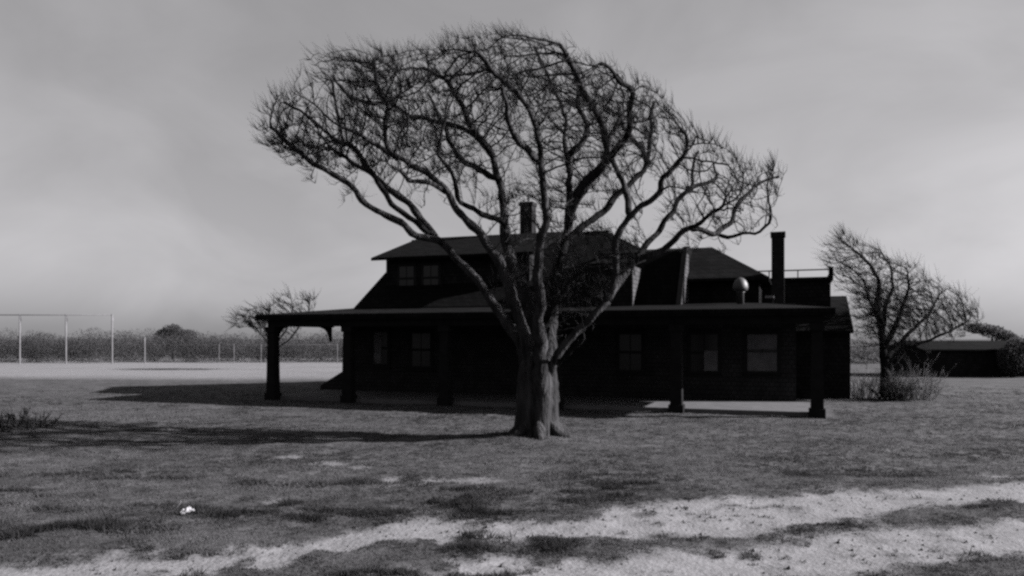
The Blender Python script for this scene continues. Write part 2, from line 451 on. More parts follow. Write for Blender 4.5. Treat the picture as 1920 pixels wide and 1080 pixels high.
# small dormer on the steep slope
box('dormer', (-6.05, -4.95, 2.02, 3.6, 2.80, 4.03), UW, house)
prism('dormer_cheek', [(2.02, 2.86), (2.02, 4.03), (3.35, 4.03)], -4.95, -4.90, 'sunlit_shingle', house)['label'] = 'sunlit triangular side of the small dormer'
prism('dormer_roof', [(1.85, 4.03), (1.85, 4.11), (3.7, 4.42), (3.7, 4.32)], -6.2, -4.78, RF, house)
# wide left dormer
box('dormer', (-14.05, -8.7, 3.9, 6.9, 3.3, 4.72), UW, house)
prism('dormer_roof', [(3.42, 4.62), (3.42, 4.72), (7.0, 5.83), (7.0, 5.7)], -14.38, -8.4, RF, house)
# flat roofed deck block with rail
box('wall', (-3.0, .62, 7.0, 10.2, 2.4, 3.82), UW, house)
box('deck_roof', (-3.1, .70, 6.9, 10.3, 3.82, 3.92), TR, house)
rail = box('deck_rail', (-3.05, .68, 6.94, 6.98, 4.14, 4.18), TR, house)
box('rail', (.64, .68, 6.98, 10.25, 4.14, 4.18), TR, rail)
for a in (-2.2, -1.3, -.4): box('rail_post', (a, a + .035, 6.945, 6.975, 3.92, 4.14), TR, rail)
box('rail_post', (.56, .70, 6.90, 7.04, 3.92, 4.24), TR, rail)
# cellar bulkhead by the far corner
bm = bmesh.new()
q = [bm.verts.new(c) for c in ((-16.5,3.5,-.05),(-15.21,3.5,-.05),(-15.21,5.2,-.05),(-16.5,5.2,-.05),(-16.5,3.5,.22),(-15.21,3.5,.95),(-15.21,5.2,.95),(-16.5,5.2,.22))]
for f in ((0,3,2,1),(4,5,6,7),(0,1,5,4),(1,2,6,5),(2,3,7,6),(3,0,4,7)): bm.faces.new([q[i] for i in f])
bm_obj('cellar_bulkhead', bm, W, house)
# chimneys
def chimney(a, v, w, z0, z1):
    c = box('chimney', (a - w/2, a + w/2, v - w/2, v + w/2, z0, z1 - .14), 'chimney_brick', house)
    box('chimney_cap', (a - w/2 - .03, a + w/2 + .03, v - w/2 - .03, v + w/2 + .03, z1 - .14, z1), 'chimney_brick', c)
    return c
chimney(-.95, 4.0, .36, 2.7, 5.05)['label'] = 'tall slender brick chimney beside the flat deck'
chimney(-9.98, 7.5, .48, 5.3, 7.05)['label'] = 'brick chimney on the main ridge'
vb = box('vent_box', (-1.27, -1.07, 3.22, 3.36, 2.90, 3.07), TR, house)
box('vent_lid', (-1.29, -1.05, 3.20, 3.38, 3.07, 3.14), 'pale_board', vb)
# domed ventilator on the porch roof
vt = lathe('roof_ventilator', [(.10, 0), (.10, .34), (.12, .35), (.12, .38)], 'tin', house, loc=(-1.93, 2.5, 2.85))
lathe('ventilator_dome', [(.12, .38), (.20, .42), (.215, .50), (.20, .60), (.15, .70), (.08, .76), (.02, .78)], 'tin', vt, loc=(-1.93, 2.5, 2.85))
vt['label'] = 'domed tin roof ventilator'

def window(a, v, z0, z1, w, shade=None, bars=1):
    """sash window in a wall that faces the front; local y = v is the wall face"""
    win = box('window', (a - w/2 - .09, a + w/2 + .09, v - .035, v + .02, z0 - .09, z1 + .09), 'window_frame', house)
    zc = (z0 + z1) / 2
    for (lo, hi, dy) in ((z0, zc - .02, 0.0), (zc + .02, z1, -.012)):
        nb = bars + 1
        for k in range(nb):
            x0 = a - w/2 + k * w / nb + .015; x1 = a - w/2 + (k + 1) * w / nb - .015
            box('pane', (x0, x1, v - .046, v - .037, lo + .02, hi - .02), 'window_glass', win)
    for (x0, x1, s0, s1) in (shade or []):
        box('shade', (a - w/2 + x0 * w, a - w/2 + x1 * w, v - .054, v - .048, z0 + s0 * (z1 - z0), z0 + s1 * (z1 - z0)), 'window_shade', win)
    box('sill', (a - w/2 - .13, a + w/2 + .13, v - .12, v - .036, z0 - .14, z0 - .092), 'window_frame', win)
    return win
window(-1.37, 3.2, .92, 2.05, .84, [(.02, .98, .05, .52), (.02, .98, .6, .97)])
window(-3.0, 3.2, .92, 2.05, .80, [(.50, .98, .03, .55)])
window(-5.2, 3.2, .92, 2.05, .70)
window(-12.3, 3.2, .95, 2.1, .70)
window(-13.85, 3.2, 1.0, 2.15, .55, [(.05, .55, .04, .97)])
window(-13.22, 3.9, 3.56, 4.44, .58)
window(-12.28, 3.9, 3.56, 4.44, .58, [(.30, .95, .0, .13)])

# tree limbs in metres from the foot of each tree: (start radius, end radius, points)
MAIN_LIMBS = [
  (0.17, 0.0578, [(-0.18,0.0,0.72),(-0.16,0.07,1.13),(-0.36,0.18,1.87),(-0.75,0.26,2.4),(-1.07,0.34,2.9),(-1.46,0.4,3.32),(-1.82,0.47,3.75),(-2.04,0.5,3.9)]),
  (0.078, 0.02737, [(-1.87,0.45,3.79),(-2.39,0.24,3.93),(-2.79,0.07,4.21),(-3.34,-0.13,4.44),(-3.48,-0.24,4.74),(-3.79,-0.36,4.93),(-4.09,-0.47,5.06),(-4.38,-0.59,5.32),(-4.63,-0.69,5.49),(-4.84,-0.8,5.74)]),
  (0.0806, 0.02737, [(-2.04,0.5,3.9),(-2.36,0.67,4.35),(-2.6,0.77,4.63),(-3.01,0.9,4.92),(-3.3,1.0,5.21),(-3.58,1.1,5.54),(-3.77,1.18,5.83),(-4.25,1.29,6.04),(-4.56,1.39,6.33),(-4.9,1.48,6.64),(-5.4,1.6,6.9)]),
  (0.065, 0.02737, [(-2.14,0.5,3.97),(-2.42,0.45,4.19),(-2.8,0.4,4.44),(-3.07,0.34,4.87),(-3.34,0.3,5.15),(-3.72,0.24,5.43),(-4.08,0.2,5.64)]),
  (0.17, 0.034, [(-0.06,-0.05,0.62),(-0.05,-0.21,1.24),(-0.2,-0.33,1.78),(-0.38,-0.46,2.32),(-0.6,-0.6,2.93),(-0.78,-0.69,3.35),(-1.08,-0.8,3.78),(-1.47,-0.92,4.17),(-1.65,-1.0,4.52),(-2.14,-1.14,4.92),(-2.52,-1.22,5.05),(-2.7,-1.28,5.23),(-2.72,-1.36,5.62),(-2.64,-1.43,5.95),(-2.82,-1.5,6.23),(-2.84,-1.6,6.69)]),
  (0.052, 0.02346, [(-2.54,-1.1,5.08),(-2.8,-1.37,5.21),(-3.06,-1.61,5.33),(-3.4,-1.9,5.44)]),
  (0.0585, 0.02346, [(-1.67,-0.8,4.55),(-1.97,-1.54,4.57),(-2.18,-2.0,4.52),(-2.4,-2.6,4.59)]),
  (0.19, 0.034, [(0.02,0.12,0.61),(0.05,0.32,1.32),(0.04,0.45,1.85),(-0.22,0.65,2.7),(-0.49,0.8,3.36),(-0.61,0.9,3.81),(-0.7,1.05,4.59),(-0.75,1.16,5.15),(-0.94,1.28,5.76),(-1.26,1.37,6.15),(-1.63,1.45,6.35),(-2.15,1.55,6.48),(-2.77,1.66,6.7),(-3.14,1.74,6.95),(-3.63,1.83,6.97),(-4.03,1.9,7.13),(-4.42,2.0,7.6)]),
  (0.078, 0.029325, [(-0.94,1.2,5.74),(-1.32,0.9,6.2),(-1.61,0.6,6.82),(-1.78,0.48,7.04),(-2.19,0.3,7.19)]),
  (0.065, 0.029325, [(-0.75,1.0,5.12),(-1.17,1.36,5.42),(-1.6,1.67,5.71),(-1.85,1.91,6.11),(-2.03,2.24,6.75),(-2.42,2.6,7.39)]),
  (0.065, 0.029325, [(-0.65,0.7,4.21),(-1.19,0.07,4.33),(-1.48,-0.28,4.47),(-1.56,-0.76,4.87),(-1.8,-1.2,5.16)]),
  (0.17, 0.034, [(0.04,-0.1,0.52),(0.05,-0.43,1.3),(0.01,-0.72,2.05),(-0.01,-1.05,2.93),(-0.04,-1.22,3.36),(0.1,-1.39,3.8),(0.07,-1.61,4.36),(-0.01,-1.8,4.84),(-0.04,-1.96,5.24),(-0.21,-2.15,5.66),(-0.42,-2.28,5.91),(-0.75,-2.44,6.15),(-1.0,-2.6,6.44)]),
  (0.065, 0.029325, [(0.0,-1.3,4.96),(-0.36,-2.09,5.12),(-0.58,-2.8,5.36),(-0.61,-3.4,5.59)]),
  (0.19, 0.034, [(0.19,0.05,0.61),(0.23,0.4,1.32),(0.29,0.79,2.28),(0.34,1.04,2.94),(0.49,1.28,3.63),(0.73,1.48,4.2),(0.74,1.69,4.84),(0.73,1.89,5.49),(0.66,2.1,6.2),(0.69,2.27,6.78),(0.48,2.46,7.42),(0.24,2.64,8.0),(-0.0,2.8,8.55)]),
  (0.078, 0.029325, [(0.7,1.4,5.74),(1.01,1.35,6.01),(1.08,1.3,6.4),(0.87,1.26,6.71),(0.95,1.2,7.28)]),
  (0.104, 0.03519, [(0.68,0.8,4.44),(0.77,0.62,4.65),(0.92,0.42,4.91),(1.35,0.05,5.3),(1.29,-0.16,5.63),(1.09,-0.46,6.08),(0.82,-0.71,6.41),(0.6,-0.94,6.72),(0.36,-1.2,7.05)]),
  (0.0715, 0.02346, [(1.31,-0.3,5.22),(1.58,-0.94,5.51),(1.59,-1.31,5.76),(1.51,-1.72,6.04),(1.23,-2.11,6.24),(0.98,-2.4,6.33)]),
  (0.0975, 0.03519, [(0.26,0.3,2.27),(0.42,0.62,3.34),(0.59,0.75,3.84),(0.92,0.86,4.16),(1.43,1.0,4.49),(1.71,1.11,4.87),(2.18,1.24,5.26),(2.36,1.31,5.54),(2.45,1.46,6.22),(2.42,1.55,6.66),(2.52,1.6,6.9)]),
  (0.065, 0.02346, [(2.35,1.3,5.54),(2.29,1.64,5.9),(2.11,1.94,6.21),(1.89,2.4,6.79)]),
  (0.078, 0.03128, [(0.22,-0.05,0.93),(0.28,-0.17,1.39),(0.52,-0.27,1.75),(0.82,-0.38,2.1),(1.25,-0.51,2.53),(1.41,-0.61,2.96),(1.42,-0.77,3.73),(1.64,-0.86,4.09),(2.01,-0.96,4.33),(2.2,-1.01,4.51),(2.17,-1.05,4.71),(2.45,-1.13,4.95),(2.64,-1.2,5.17),(2.61,-1.26,5.46),(2.47,-1.3,5.6)]),
  (0.065, 0.03128, [(1.65,-0.8,4.1),(1.63,-0.64,4.58),(1.45,-0.51,5.01),(1.29,-0.42,5.31),(1.42,-0.3,5.77),(1.58,-0.2,6.16)]),
  (0.078, 0.02737, [(1.27,-0.4,2.54),(1.6,-0.1,3.02),(1.89,0.11,3.4),(2.11,0.26,3.69),(2.39,0.43,4.01),(2.74,0.64,4.43),(2.85,0.74,4.67),(3.24,0.93,5.05),(3.22,1.06,5.4),(3.39,1.2,5.78)]),
  (0.0455, 0.02346, [(3.1,0.9,4.94),(3.81,1.38,5.24),(3.77,1.6,5.61)]),
  (0.0715, 0.02737, [(1.89,0.1,3.4),(2.22,-0.03,3.51),(2.47,-0.11,3.64),(2.76,-0.23,3.92),(2.99,-0.31,4.03),(3.37,-0.43,4.25),(3.53,-0.5,4.43)]),
  (0.052, 0.02346, [(2.9,-0.2,3.98),(3.49,0.03,3.88),(3.79,0.17,4.19),(3.95,0.29,4.55),(4.28,0.43,4.87),(4.82,0.6,5.13)]),
  (0.039, 0.023, [(3.51,0.1,3.89),(3.69,-0.09,3.77),(3.87,-0.25,3.84),(4.14,-0.46,3.85),(4.21,-0.6,4.03)]),
  (0.0455, 0.023, [(0.32,-0.1,1.34),(0.53,-0.34,1.53),(0.69,-0.55,1.75),(0.86,-0.7,1.85)]),
  (0.039, 0.023, [(0.17,-0.2,2.25),(0.41,-0.29,2.66),(0.66,-0.37,3.05),(1.0,-0.44,3.2),(1.39,-0.5,3.19)]),
]
MAIN_OUTLINE = [(-5.05, 5.91), (-4.81, 6.31), (-4.19, 6.47), (-3.78, 7.09), (-3.16, 7.17), (-2.24, 7.09), (-1.62, 7.46), (-0.8, 7.52), (-0.08, 7.46), (0.53, 7.29), (1.25, 7.0), (1.97, 6.52), (2.54, 6.08), (2.95, 5.6), (3.41, 5.22), (4.03, 5.11), (4.59, 5.01), (4.44, 4.01), (3.97, 3.68), (3.31, 3.78), (2.84, 4.06), (3.0, 4.52), (2.28, 4.57), (1.87, 5.03), (1.15, 4.83), (0.53, 5.03), (-0.18, 5.24), (-0.8, 5.65), (-1.31, 5.03), (-2.14, 5.44), (-2.55, 5.14), (-3.16, 5.34), (-3.52, 5.24), (-3.78, 5.03), (-4.6, 5.24), (-5.22, 5.49)]
RIGHT_LIMBS = [
  (0.2, 0.09, [(0.0,0.0,0.05),(-0.07,0.04,0.81),(-0.13,0.07,1.65),(-0.17,0.1,2.32)]),
  (0.1, 0.02, [(-0.22,0.0,2.32),(-0.41,-0.16,2.99),(-0.39,-0.29,3.64),(-0.69,-0.4,4.13),(-1.15,-0.5,4.53),(-1.6,-0.6,4.85)]),
  (0.09, 0.02, [(-0.18,0.0,2.15),(0.04,0.26,2.92),(0.39,0.45,3.53),(0.4,0.64,4.23),(0.13,0.8,4.77)]),
  (0.1, 0.02, [(-0.12,0.0,1.65),(0.05,-0.23,2.15),(0.18,-0.48,2.81),(0.31,-0.71,3.45),(0.13,-0.9,4.01)]),
  (0.09, 0.015, [(-0.05,0.0,1.31),(0.51,0.17,1.82),(1.1,0.33,2.33),(1.59,0.45,2.76),(2.01,0.6,3.45)]),
  (0.07, 0.012, [(0.08,0.0,0.98),(0.51,-0.15,1.57),(1.19,-0.29,1.9),(1.79,-0.41,2.15),(2.23,-0.5,2.48)]),
  (0.05, 0.012, [(-0.15,0.0,1.82),(-0.17,0.36,2.5),(-0.28,0.68,3.2),(-0.35,0.9,3.73)]),
]
RIGHT_OUTLINE = [(-1.8, 4.93), (-1.51, 5.09), (-0.76, 4.98), (0.0, 4.59), (0.76, 4.25), (1.35, 3.83), (2.1, 3.41), (2.77, 2.66), (2.69, 2.35), (1.93, 2.24), (0.92, 2.49), (0.42, 2.15), (0.0, 1.82), (-0.5, 1.82), (-0.67, 2.66), (-1.01, 3.67), (-1.6, 4.25)]
LEFT_LIMBS = [
  (0.12, 0.05, [(0.0,0.0,0.0),(0.07,0.11,0.9),(0.21,0.2,1.73)]),
  (0.06, 0.015, [(0.1,0.0,0.9),(-0.44,0.14,1.73),(-1.16,0.27,2.57),(-2.04,0.4,3.24)]),
  (0.06, 0.015, [(0.27,0.0,1.73),(0.17,-0.23,2.73),(-0.27,-0.4,3.39),(-0.57,-0.5,3.78)]),
  (0.06, 0.015, [(0.2,0.0,1.23),(0.89,0.14,1.73),(1.52,0.28,2.57),(1.99,0.4,3.41),(2.2,0.5,4.26)]),
  (0.05, 0.015, [(0.27,0.0,1.57),(1.0,-0.22,2.73),(1.3,-0.36,3.72),(1.24,-0.5,4.7)]),
]
LEFT_OUTLINE = [(-2.4, 3.07), (-1.73, 3.57), (-0.4, 3.9), (0.93, 4.8), (1.93, 4.47), (2.67, 4.4), (2.6, 3.57), (1.93, 2.73), (1.1, 2.23), (-0.4, 2.23), (-1.4, 2.33), (-2.23, 2.57)]

# ------------------------------------------------------------------ trees: traced limbs, then growth into the crown volume
def in_poly(pts, poly):
    x, y = pts[:, 0], pts[:, 1]; c = np.zeros(len(pts), bool); k = len(poly)
    for i in range(k):
        x1, y1 = poly[i]; x2, y2 = poly[(i+1) % k]
        hit = ((y1 > y) != (y2 > y)) & (x < (x2 - x1) * (y - y1) / (y2 - y1 + 1e-12) + x1)
        c ^= hit
    return c

def grow_tree(limbs, outline, n_attr, depth, seed, shell=0.0, extra=None, thin_x=None, step=.11, kill=.20, reach=1.5, wind=(-.18, 0, .16), inward=0.0, r_tip=.006, pw=2.35, gnarl=.03, drop_k=.30):
    r = np.random.default_rng(seed)
    pos, par, flo, lid = [], [], [], []
    for li, (r0, r1, pts) in enumerate(limbs):
        P = np.array(pts, float)
        seg = np.linalg.norm(np.diff(P, axis=0), axis=1); L = np.concatenate([[0], np.cumsum(seg)])
        k = max(3, int(L[-1] / step)); t = np.linspace(0, L[-1], k)
        Q = np.stack([np.interp(t, L, P[:, c]) for c in range(3)], -1)
        Qs = Q.copy(); Qs[1:-1] = .25 * Q[:-2] + .5 * Q[1:-1] + .25 * Q[2:]; Q = Qs
        j = r.normal(0, gnarl, Q.shape); j[1:-1] = .3*j[:-2] + .4*j[1:-1] + .3*j[2:]; j[0] = 0
        Q = Q + j
        if pos:                                    # join to the nearest node already there
            A = np.array(pos); parent = int(np.argmin(((A - Q[0]) ** 2).sum(1)))
        else: parent = -1
        for i in range(k):
            pos.append(Q[i]); par.append(parent); parent = len(pos) - 1
            u = i / (k - 1); flo.append(r1 + (r0 - r1) * ((1 - u) ** 2.2 if r0 > .12 else 1 - u ** .9)); lid.append(li)
    # attractors in the crown
    o = np.array(outline); lo, hi = o.min(0), o.max(0); cx = (lo[0] + hi[0]) / 2; hw = (hi[0] - lo[0]) / 2
    att = []
    while sum(len(a) for a in att) < n_attr:
        q = r.random((4000, 2)) * (hi - lo) + lo
        q = q[in_poly(q, outline)]
        if shell:                                   # most buds sit near the outer skin of the crown
            up = o[:int(np.argmax(o[:, 0])) + 1]; k = np.interp(q[:, 0], up[:, 0], up[:, 1])
            q = q[r.random(len(q)) < .07 + .93 * np.exp(-((k - q[:, 1]) / shell) ** 2)]
        if thin_x is not None: q = q[(q[:, 0] < thin_x) | (r.random(len(q)) < .42)]
        s = np.sqrt(np.clip(1 - ((q[:, 0] - cx) / (hw * 1.08)) ** 2, .05, 1))
        y = (r.random(len(q)) * 2 - 1) * depth * s
        drop = (np.abs(y) / depth) ** 2 * (hi[1] - lo[1]) * drop_k * s      # the dome falls off to front and back
        att.append(np.stack([q[:, 0], y, q[:, 1] - drop], -1))
    att = np.concatenate(att)[:n_attr]
    if extra:                                       # shoots low in the crown
        poly, cnt, dep = extra; e = np.array(poly); q = r.random((cnt * 4, 2)) * (e.max(0) - e.min(0)) + e.min(0); q = q[in_poly(q, poly)][:cnt]
        att = np.concatenate([att, np.stack([q[:, 0], (r.random(len(q)) * 2 - 1) * dep, q[:, 1]], -1)])
    wind = np.array(wind)
    P = np.array(pos); near = np.full(len(att), 1e9); who = np.zeros(len(att), int)
    def upd(start):
        N = P[start:]
        for c in range(0, len(N), 400):
            d = np.linalg.norm(att[:, None, :] - N[None, c:c+400], axis=2); b = d.argmin(1); dm = d[np.arange(len(att)), b]
            w = dm < near; near[w] = dm[w]; who[w] = b[w] + start + c
    upd(0)
    tried = {}
    for it in range(90):
        live = near < reach
        alive = near > kill
        att, near, who = att[alive], near[alive], who[alive]
        live = near < reach
        if not live.any(): break
        dirs = {}
        D = att[live] - P[who[live]]; D /= np.linalg.norm(D, axis=1, keepdims=True) + 1e-9
        acc = np.zeros_like(P); np.add.at(acc, who[live], D)
        ids = np.unique(who[live]); new = []
        for i in ids:
            v = acc[i]; nv = np.linalg.norm(v)
            if nv < 1e-6: continue
            v = v / nv + wind + r.normal(0, .2, 3); pd = P[i] - P[par[i]] if par[i] >= 0 else v; v = v + .55 * pd / (np.linalg.norm(pd) + 1e-9); v /= np.linalg.norm(v)
            c = tried.get(i, 0)
            if c >= 3: continue
            tried[i] = c + 1
            new.append(P[i] + v * step); par.append(int(i)); flo.append(0); lid.append(lid[i])
        if not new: break
        s0 = len(P); P = np.concatenate([P, np.array(new)]); upd(s0)
        blocked = np.array([tried.get(int(i), 0) >= 3 for i in who])
        near[blocked] = np.where(near[blocked] < reach, near[blocked], near[blocked])
    n = len(P); par = np.array(par); kids = [[] for _ in range(n)]
    for i in range(n):
        if par[i] >= 0: kids[par[i]].append(i)
    # children always come after parents except for joined limbs, which also do
    R = np.zeros(n); acc = np.zeros(n)
    for i in range(n - 1, -1, -1):
        v = acc[i] ** (1 / pw) if acc[i] > 0 else r_tip
        R[i] = max(v, flo[i]) if flo[i] else v
        if par[i] >= 0: acc[par[i]] += R[i] ** pw
    for i in range(n):                              # traced limbs keep the traced thickness
        if flo[i]: R[i] = min(R[i], max(flo[i] * 1.12, flo[i] + .008))
    return P, par, kids, R, np.array(lid), np.array(flo)

def chains(par, kids, R):
    out = []; stack = [(i, -1) for i in range(len(par)) if par[i] < 0]
    while stack:
        i, p0 = stack.pop(); ch = [p0, i] if p0 >= 0 else [i]
        while kids[i]:
            ks = sorted(kids[i], key=lambda c: -R[c])
            for c in ks[1:]: stack.append((c, i))
            i = ks[0]; ch.append(i)
        out.append(ch)
    return out

def sides_for(r): return 12 if r > .1 else 8 if r > .04 else 6 if r > .02 else 4 if r > .009 else 3

def make_tree(root, g, twig_n, twig_len, seed, wind, big=.018, scale_twig=1.0, stout=(), z_min=0.0):
    P, par, kids, R, lid, flo = g
    r = np.random.default_rng(seed)
    limb_t, fine, owner = {}, Tubes(), {}
    for ch in chains(par, kids, R):
        if len(ch) < 2: continue
        pts, rad = P[ch], R[ch].copy()
        if len(ch) > 1: rad[0] = min(rad[0], rad[1] * 1.15)
        kn = r.normal(0, 1, len(ch)); kn = kn + .5 * np.roll(kn, 1); rad = rad * np.where(rad > .025, np.clip(1 + .07 * kn, .86, 1.25), 1)   # knots and burls
        rmax = rad[1] if len(ch) > 1 else rad[0]
        kk = [q for q in range(len(ch)) if rad[q] >= big]
        if rmax >= big:
            cut = max(kk) + 1
            key = owner.get(ch[0]) if par[ch[1]] == ch[0] else None
            if key is None or key[0] != int(lid[ch[1]]): key = (int(lid[ch[1]]), len(limb_t))
            t = limb_t.setdefault(key, Tubes())
            for q in ch[1 if par[ch[1]] == ch[0] else 0:cut]: owner[q] = key
            if cut >= 2: t.tube(pts[:cut + 1] if cut < len(ch) else pts, rad[:cut + 1] if cut < len(ch) else rad, sides_for(rmax))
            if cut < len(ch) - 1: fine.tube(pts[cut - 1:], rad[cut - 1:], sides_for(rad[cut]))
        else:
            fine.tube(pts, rad, sides_for(rmax))
    for k in sorted(limb_t):
        if limb_t[k].v: limb_t[k].build('limb', 'bark' if k[0] in stout else 'branch_bark', root)
    # fine twigs
    thin = np.where((R < .022) & (P[:, 2] > z_min))[0]
    w = np.where(np.array([len(kids[i]) for i in thin]) == 0, 1.8, 1.0); w /= w.sum()
    cl = value_noise(P[thin, 0] + .7 * P[thin, 1], P[thin, 2] - .6 * P[thin, 1], 1.5, seed) ** 2 + .08; w = w * cl; w /= w.sum()      # twigs come in clumps
    pick = r.choice(thin, twig_n, p=w)
    for i in pick:
        d = P[i] - P[par[i]]; d /= np.linalg.norm(d) + 1e-9
        d = .55 * d + np.array(wind) * 1.6 + np.array([0, 0, .25]) + r.normal(0, .30, 3); d /= np.linalg.norm(d)
        L = twig_len * (.3 + 1.2 * r.random() ** 1.6); b = r.normal(0, .13, 3) + np.array([-.06, 0, .10])
        p0 = P[i]; p1 = p0 + d * L * .5; d2 = d + b; d2 /= np.linalg.norm(d2); p2 = p1 + d2 * L * .5
        q = .0052 * scale_twig * r.uniform(.7, 1.2)
        fine.tube([p0, p1, p2], [q, q * .8, q * .4], 3)
    return fine.build('crown', 'twig_bark', root)

def trunk_mesh(name, stems, levels, m, parent, seg=56, seed=3):
    """fused stems: each level is (z, swell); each stem (x, y, r, lean_x, lean_y) adds a lobe"""
    r = np.random.default_rng(seed); bm = bmesh.new(); prev = None
    wob = r.normal(0, 1, seg); wob = (wob + np.roll(wob, 1) + np.roll(wob, -1)) / 3
    for z, sw in levels:
        ring = []; wob = .85 * wob + .15 * r.normal(0, 1, seg)
        for k in range(seg):
            a = 2 * math.pi * k / seg; ux, uy = math.cos(a), math.sin(a); best = .05
            for sx, sy, sr, lx, ly in stems:
                cx, cy, rr = sx + lx * z, sy + ly * z, sr * sw
                bq = cx * ux + cy * uy; disc = rr * rr - (cx * cx + cy * cy - bq * bq)
                if disc > 0: best = max(best, bq + math.sqrt(disc))
            best *= 1 + .022 * wob[k] + .012 * math.sin(11 * a + 2 * z)
            ring.append(bm.verts.new((best * ux, best * uy, z + .01 * wob[k])))
        if prev:
            for k in range(seg): bm.faces.new((prev[k], prev[(k+1) % seg], ring[(k+1) % seg], ring[k]))
        prev = ring
    bm.faces.new(prev)
    return bm_obj(name, bm, m, parent, smooth=True)

# the big tree on the lawn
T1 = empty('bare_tree', (0.493, 14.892, 0.03))
tag(T1, 'big spreading leafless tree with forked trunk in front of the house', 'tree')
trunk_mesh('trunk', [(-.20, .04, .24, .03, 0), (.06, -.16, .19, .02, .02), (.21, -.02, .20, -.02, 0), (.02, .17, .23, 0, 0), (-.10, -.12, .17, .04, .02)],
           [(-.15, 1.45), (-.02, 1.30), (.05, 1.18), (.14, 1.09), (.28, 1.03), (.45, 1.0), (.62, .98), (.8, .96), (1.0, .95), (1.15, .92), (1.3, .84), (1.42, .70), (1.5, .45)], 'bark', T1)
for k, (ang, L, rr) in enumerate(((.15, .75, .15), (1.3, .6, .12), (2.6, .7, .14), (3.7, .65, .14), (4.75, .6, .13), (5.7, .8, .13))):
    tb = Tubes(); c, s_ = math.cos(ang), math.sin(ang)
    tb.tube([(c * .22, s_ * .22, .30), (c * .36, s_ * .34, .13), (c * .52, s_ * .5, .02), (c * L, s_ * L, -.07)], [rr * .8, rr, rr * .8, rr * .4], 10)
    tb.build('root', 'bark', T1)
WIND1 = (-.12, 0, .26)
g1 = grow_tree(MAIN_LIMBS, MAIN_OUTLINE, 7000, 2.7, 21, wind=WIND1, step=.10, kill=.15, thin_x=2.0, drop_k=.27, r_tip=.0062, pw=2.0, shell=1.05, gnarl=.028,
               extra=([(-.75, 4.1), (-.6, 4.75), (.5, 4.75), (1.0, 4.0), (1.95, 3.9), (1.75, 2.9), (.95, 1.9), (.3, 1.7), (-.4, 2.2)], 900, 1.0))
make_tree(T1, g1, 36000, .25, 22, (-.30, 0, .34), z_min=2.2, scale_twig=.68, stout=(0, 4, 7, 11, 13, 19))

# wind-bent tree right of the house
T2 = empty('bare_tree', (11.854, 24.38, 0.0))
tag(T2, 'smaller windswept bare tree right of the house leaning left', 'tree')
g2 = grow_tree(RIGHT_LIMBS, RIGHT_OUTLINE, 2600, 1.5, 31, wind=(-.28, 0, .22), r_tip=.0065, step=.10, kill=.14, pw=2.1, gnarl=.014)
make_tree(T2, g2, 8000, .40, 32, (-.36, 0, .22), scale_twig=.9)
# bare tree beyond the porch's left end
T3 = empty('bare_tree', (-14.93, 48.33, 0.0))
tag(T3, 'bare tree seen beyond the left end of the porch', 'tree')
g3 = grow_tree(LEFT_LIMBS, LEFT_OUTLINE, 420, 1.4, 41, step=.18, kill=.32, wind=(-.2, 0, .25), r_tip=.014)
make_tree(T3, g3, 1300, .7, 42, (-.3, 0, .25), scale_twig=2.6)

# ------------------------------------------------------------------ scrub, far trees, shed, fences
def leaf_mass(name, centres, radii, n, size, m, parent=None, seed=1, flat=1.0):
    r = np.random.default_rng(seed); C = np.array(centres); S = np.array(radii)
    k = r.integers(0, len(C), n)
    d = r.normal(size=(n, 3)); d /= np.linalg.norm(d, axis=1, keepdims=True)
    d *= (r.random(n) ** .4)[:, None]; q = C[k] + d * S[k]
    q[:, 2] = np.maximum(q[:, 2], .02)
    e1 = r.normal(size=(n, 3)); e1 /= np.linalg.norm(e1, axis=1, keepdims=True)
    e2 = np.cross(e1, r.normal(size=(n, 3))); e2 /= np.linalg.norm(e2, axis=1, keepdims=True)
    s = (size * r.uniform(.5, 1.4, n))[:, None]
    tri = np.stack([q - e1 * s * .5, q + e1 * s * .5, q + e2 * s], 1)
    tone = np.clip(r.normal(.5, .12, n) + .35 * (r.random(len(C))[k] - .5), 0, 1)
    return tri_mesh(name, tri.reshape(-1, 3), m, parent, tone)

r = np.random.default_rng(5)
cs_, rs_ = [], []
for x in np.arange(-75, 12, .9):
    for row in range(3):
        h = .92 + .34 * value_noise(np.array([x]), np.array([row * 7.]), .10, 61)[0] + .42 * value_noise(np.array([x]), np.array([row * 7.]), .33, 63)[0] + r.normal(0, .06)
        cs_.append((x + r.normal(0, .4), 63 + row * 3 + r.normal(0, .6), h * .85)); rs_.append((1.2, 1.1, h * r.uniform(.8, 1.05)))
s = leaf_mass('scrub_belt', cs_, rs_, 330000, .07, 'scrub_leaf', seed=6)
tag(s, 'belt of low leafy scrub along the far edge of the pale field', 'scrub', kind='stuff')
cs_, rs_ = [], []
for x in np.arange(14, 90, 1.0):
    for row in range(2):
        h = .72 + .25 * value_noise(np.array([x]), np.array([row * 5.]), .2, 62)[0]
        cs_.append((x + r.normal(0, .4), 60 + row * 3 + r.normal(0, .5), h * .8)); rs_.append((1.2, 1.0, h))
s = leaf_mass('scrub_belt', cs_, rs_, 80000, .085, 'scrub_leaf', seed=7)
tag(s, 'low dark scrub far behind the windswept tree on the right', 'scrub', kind='stuff')

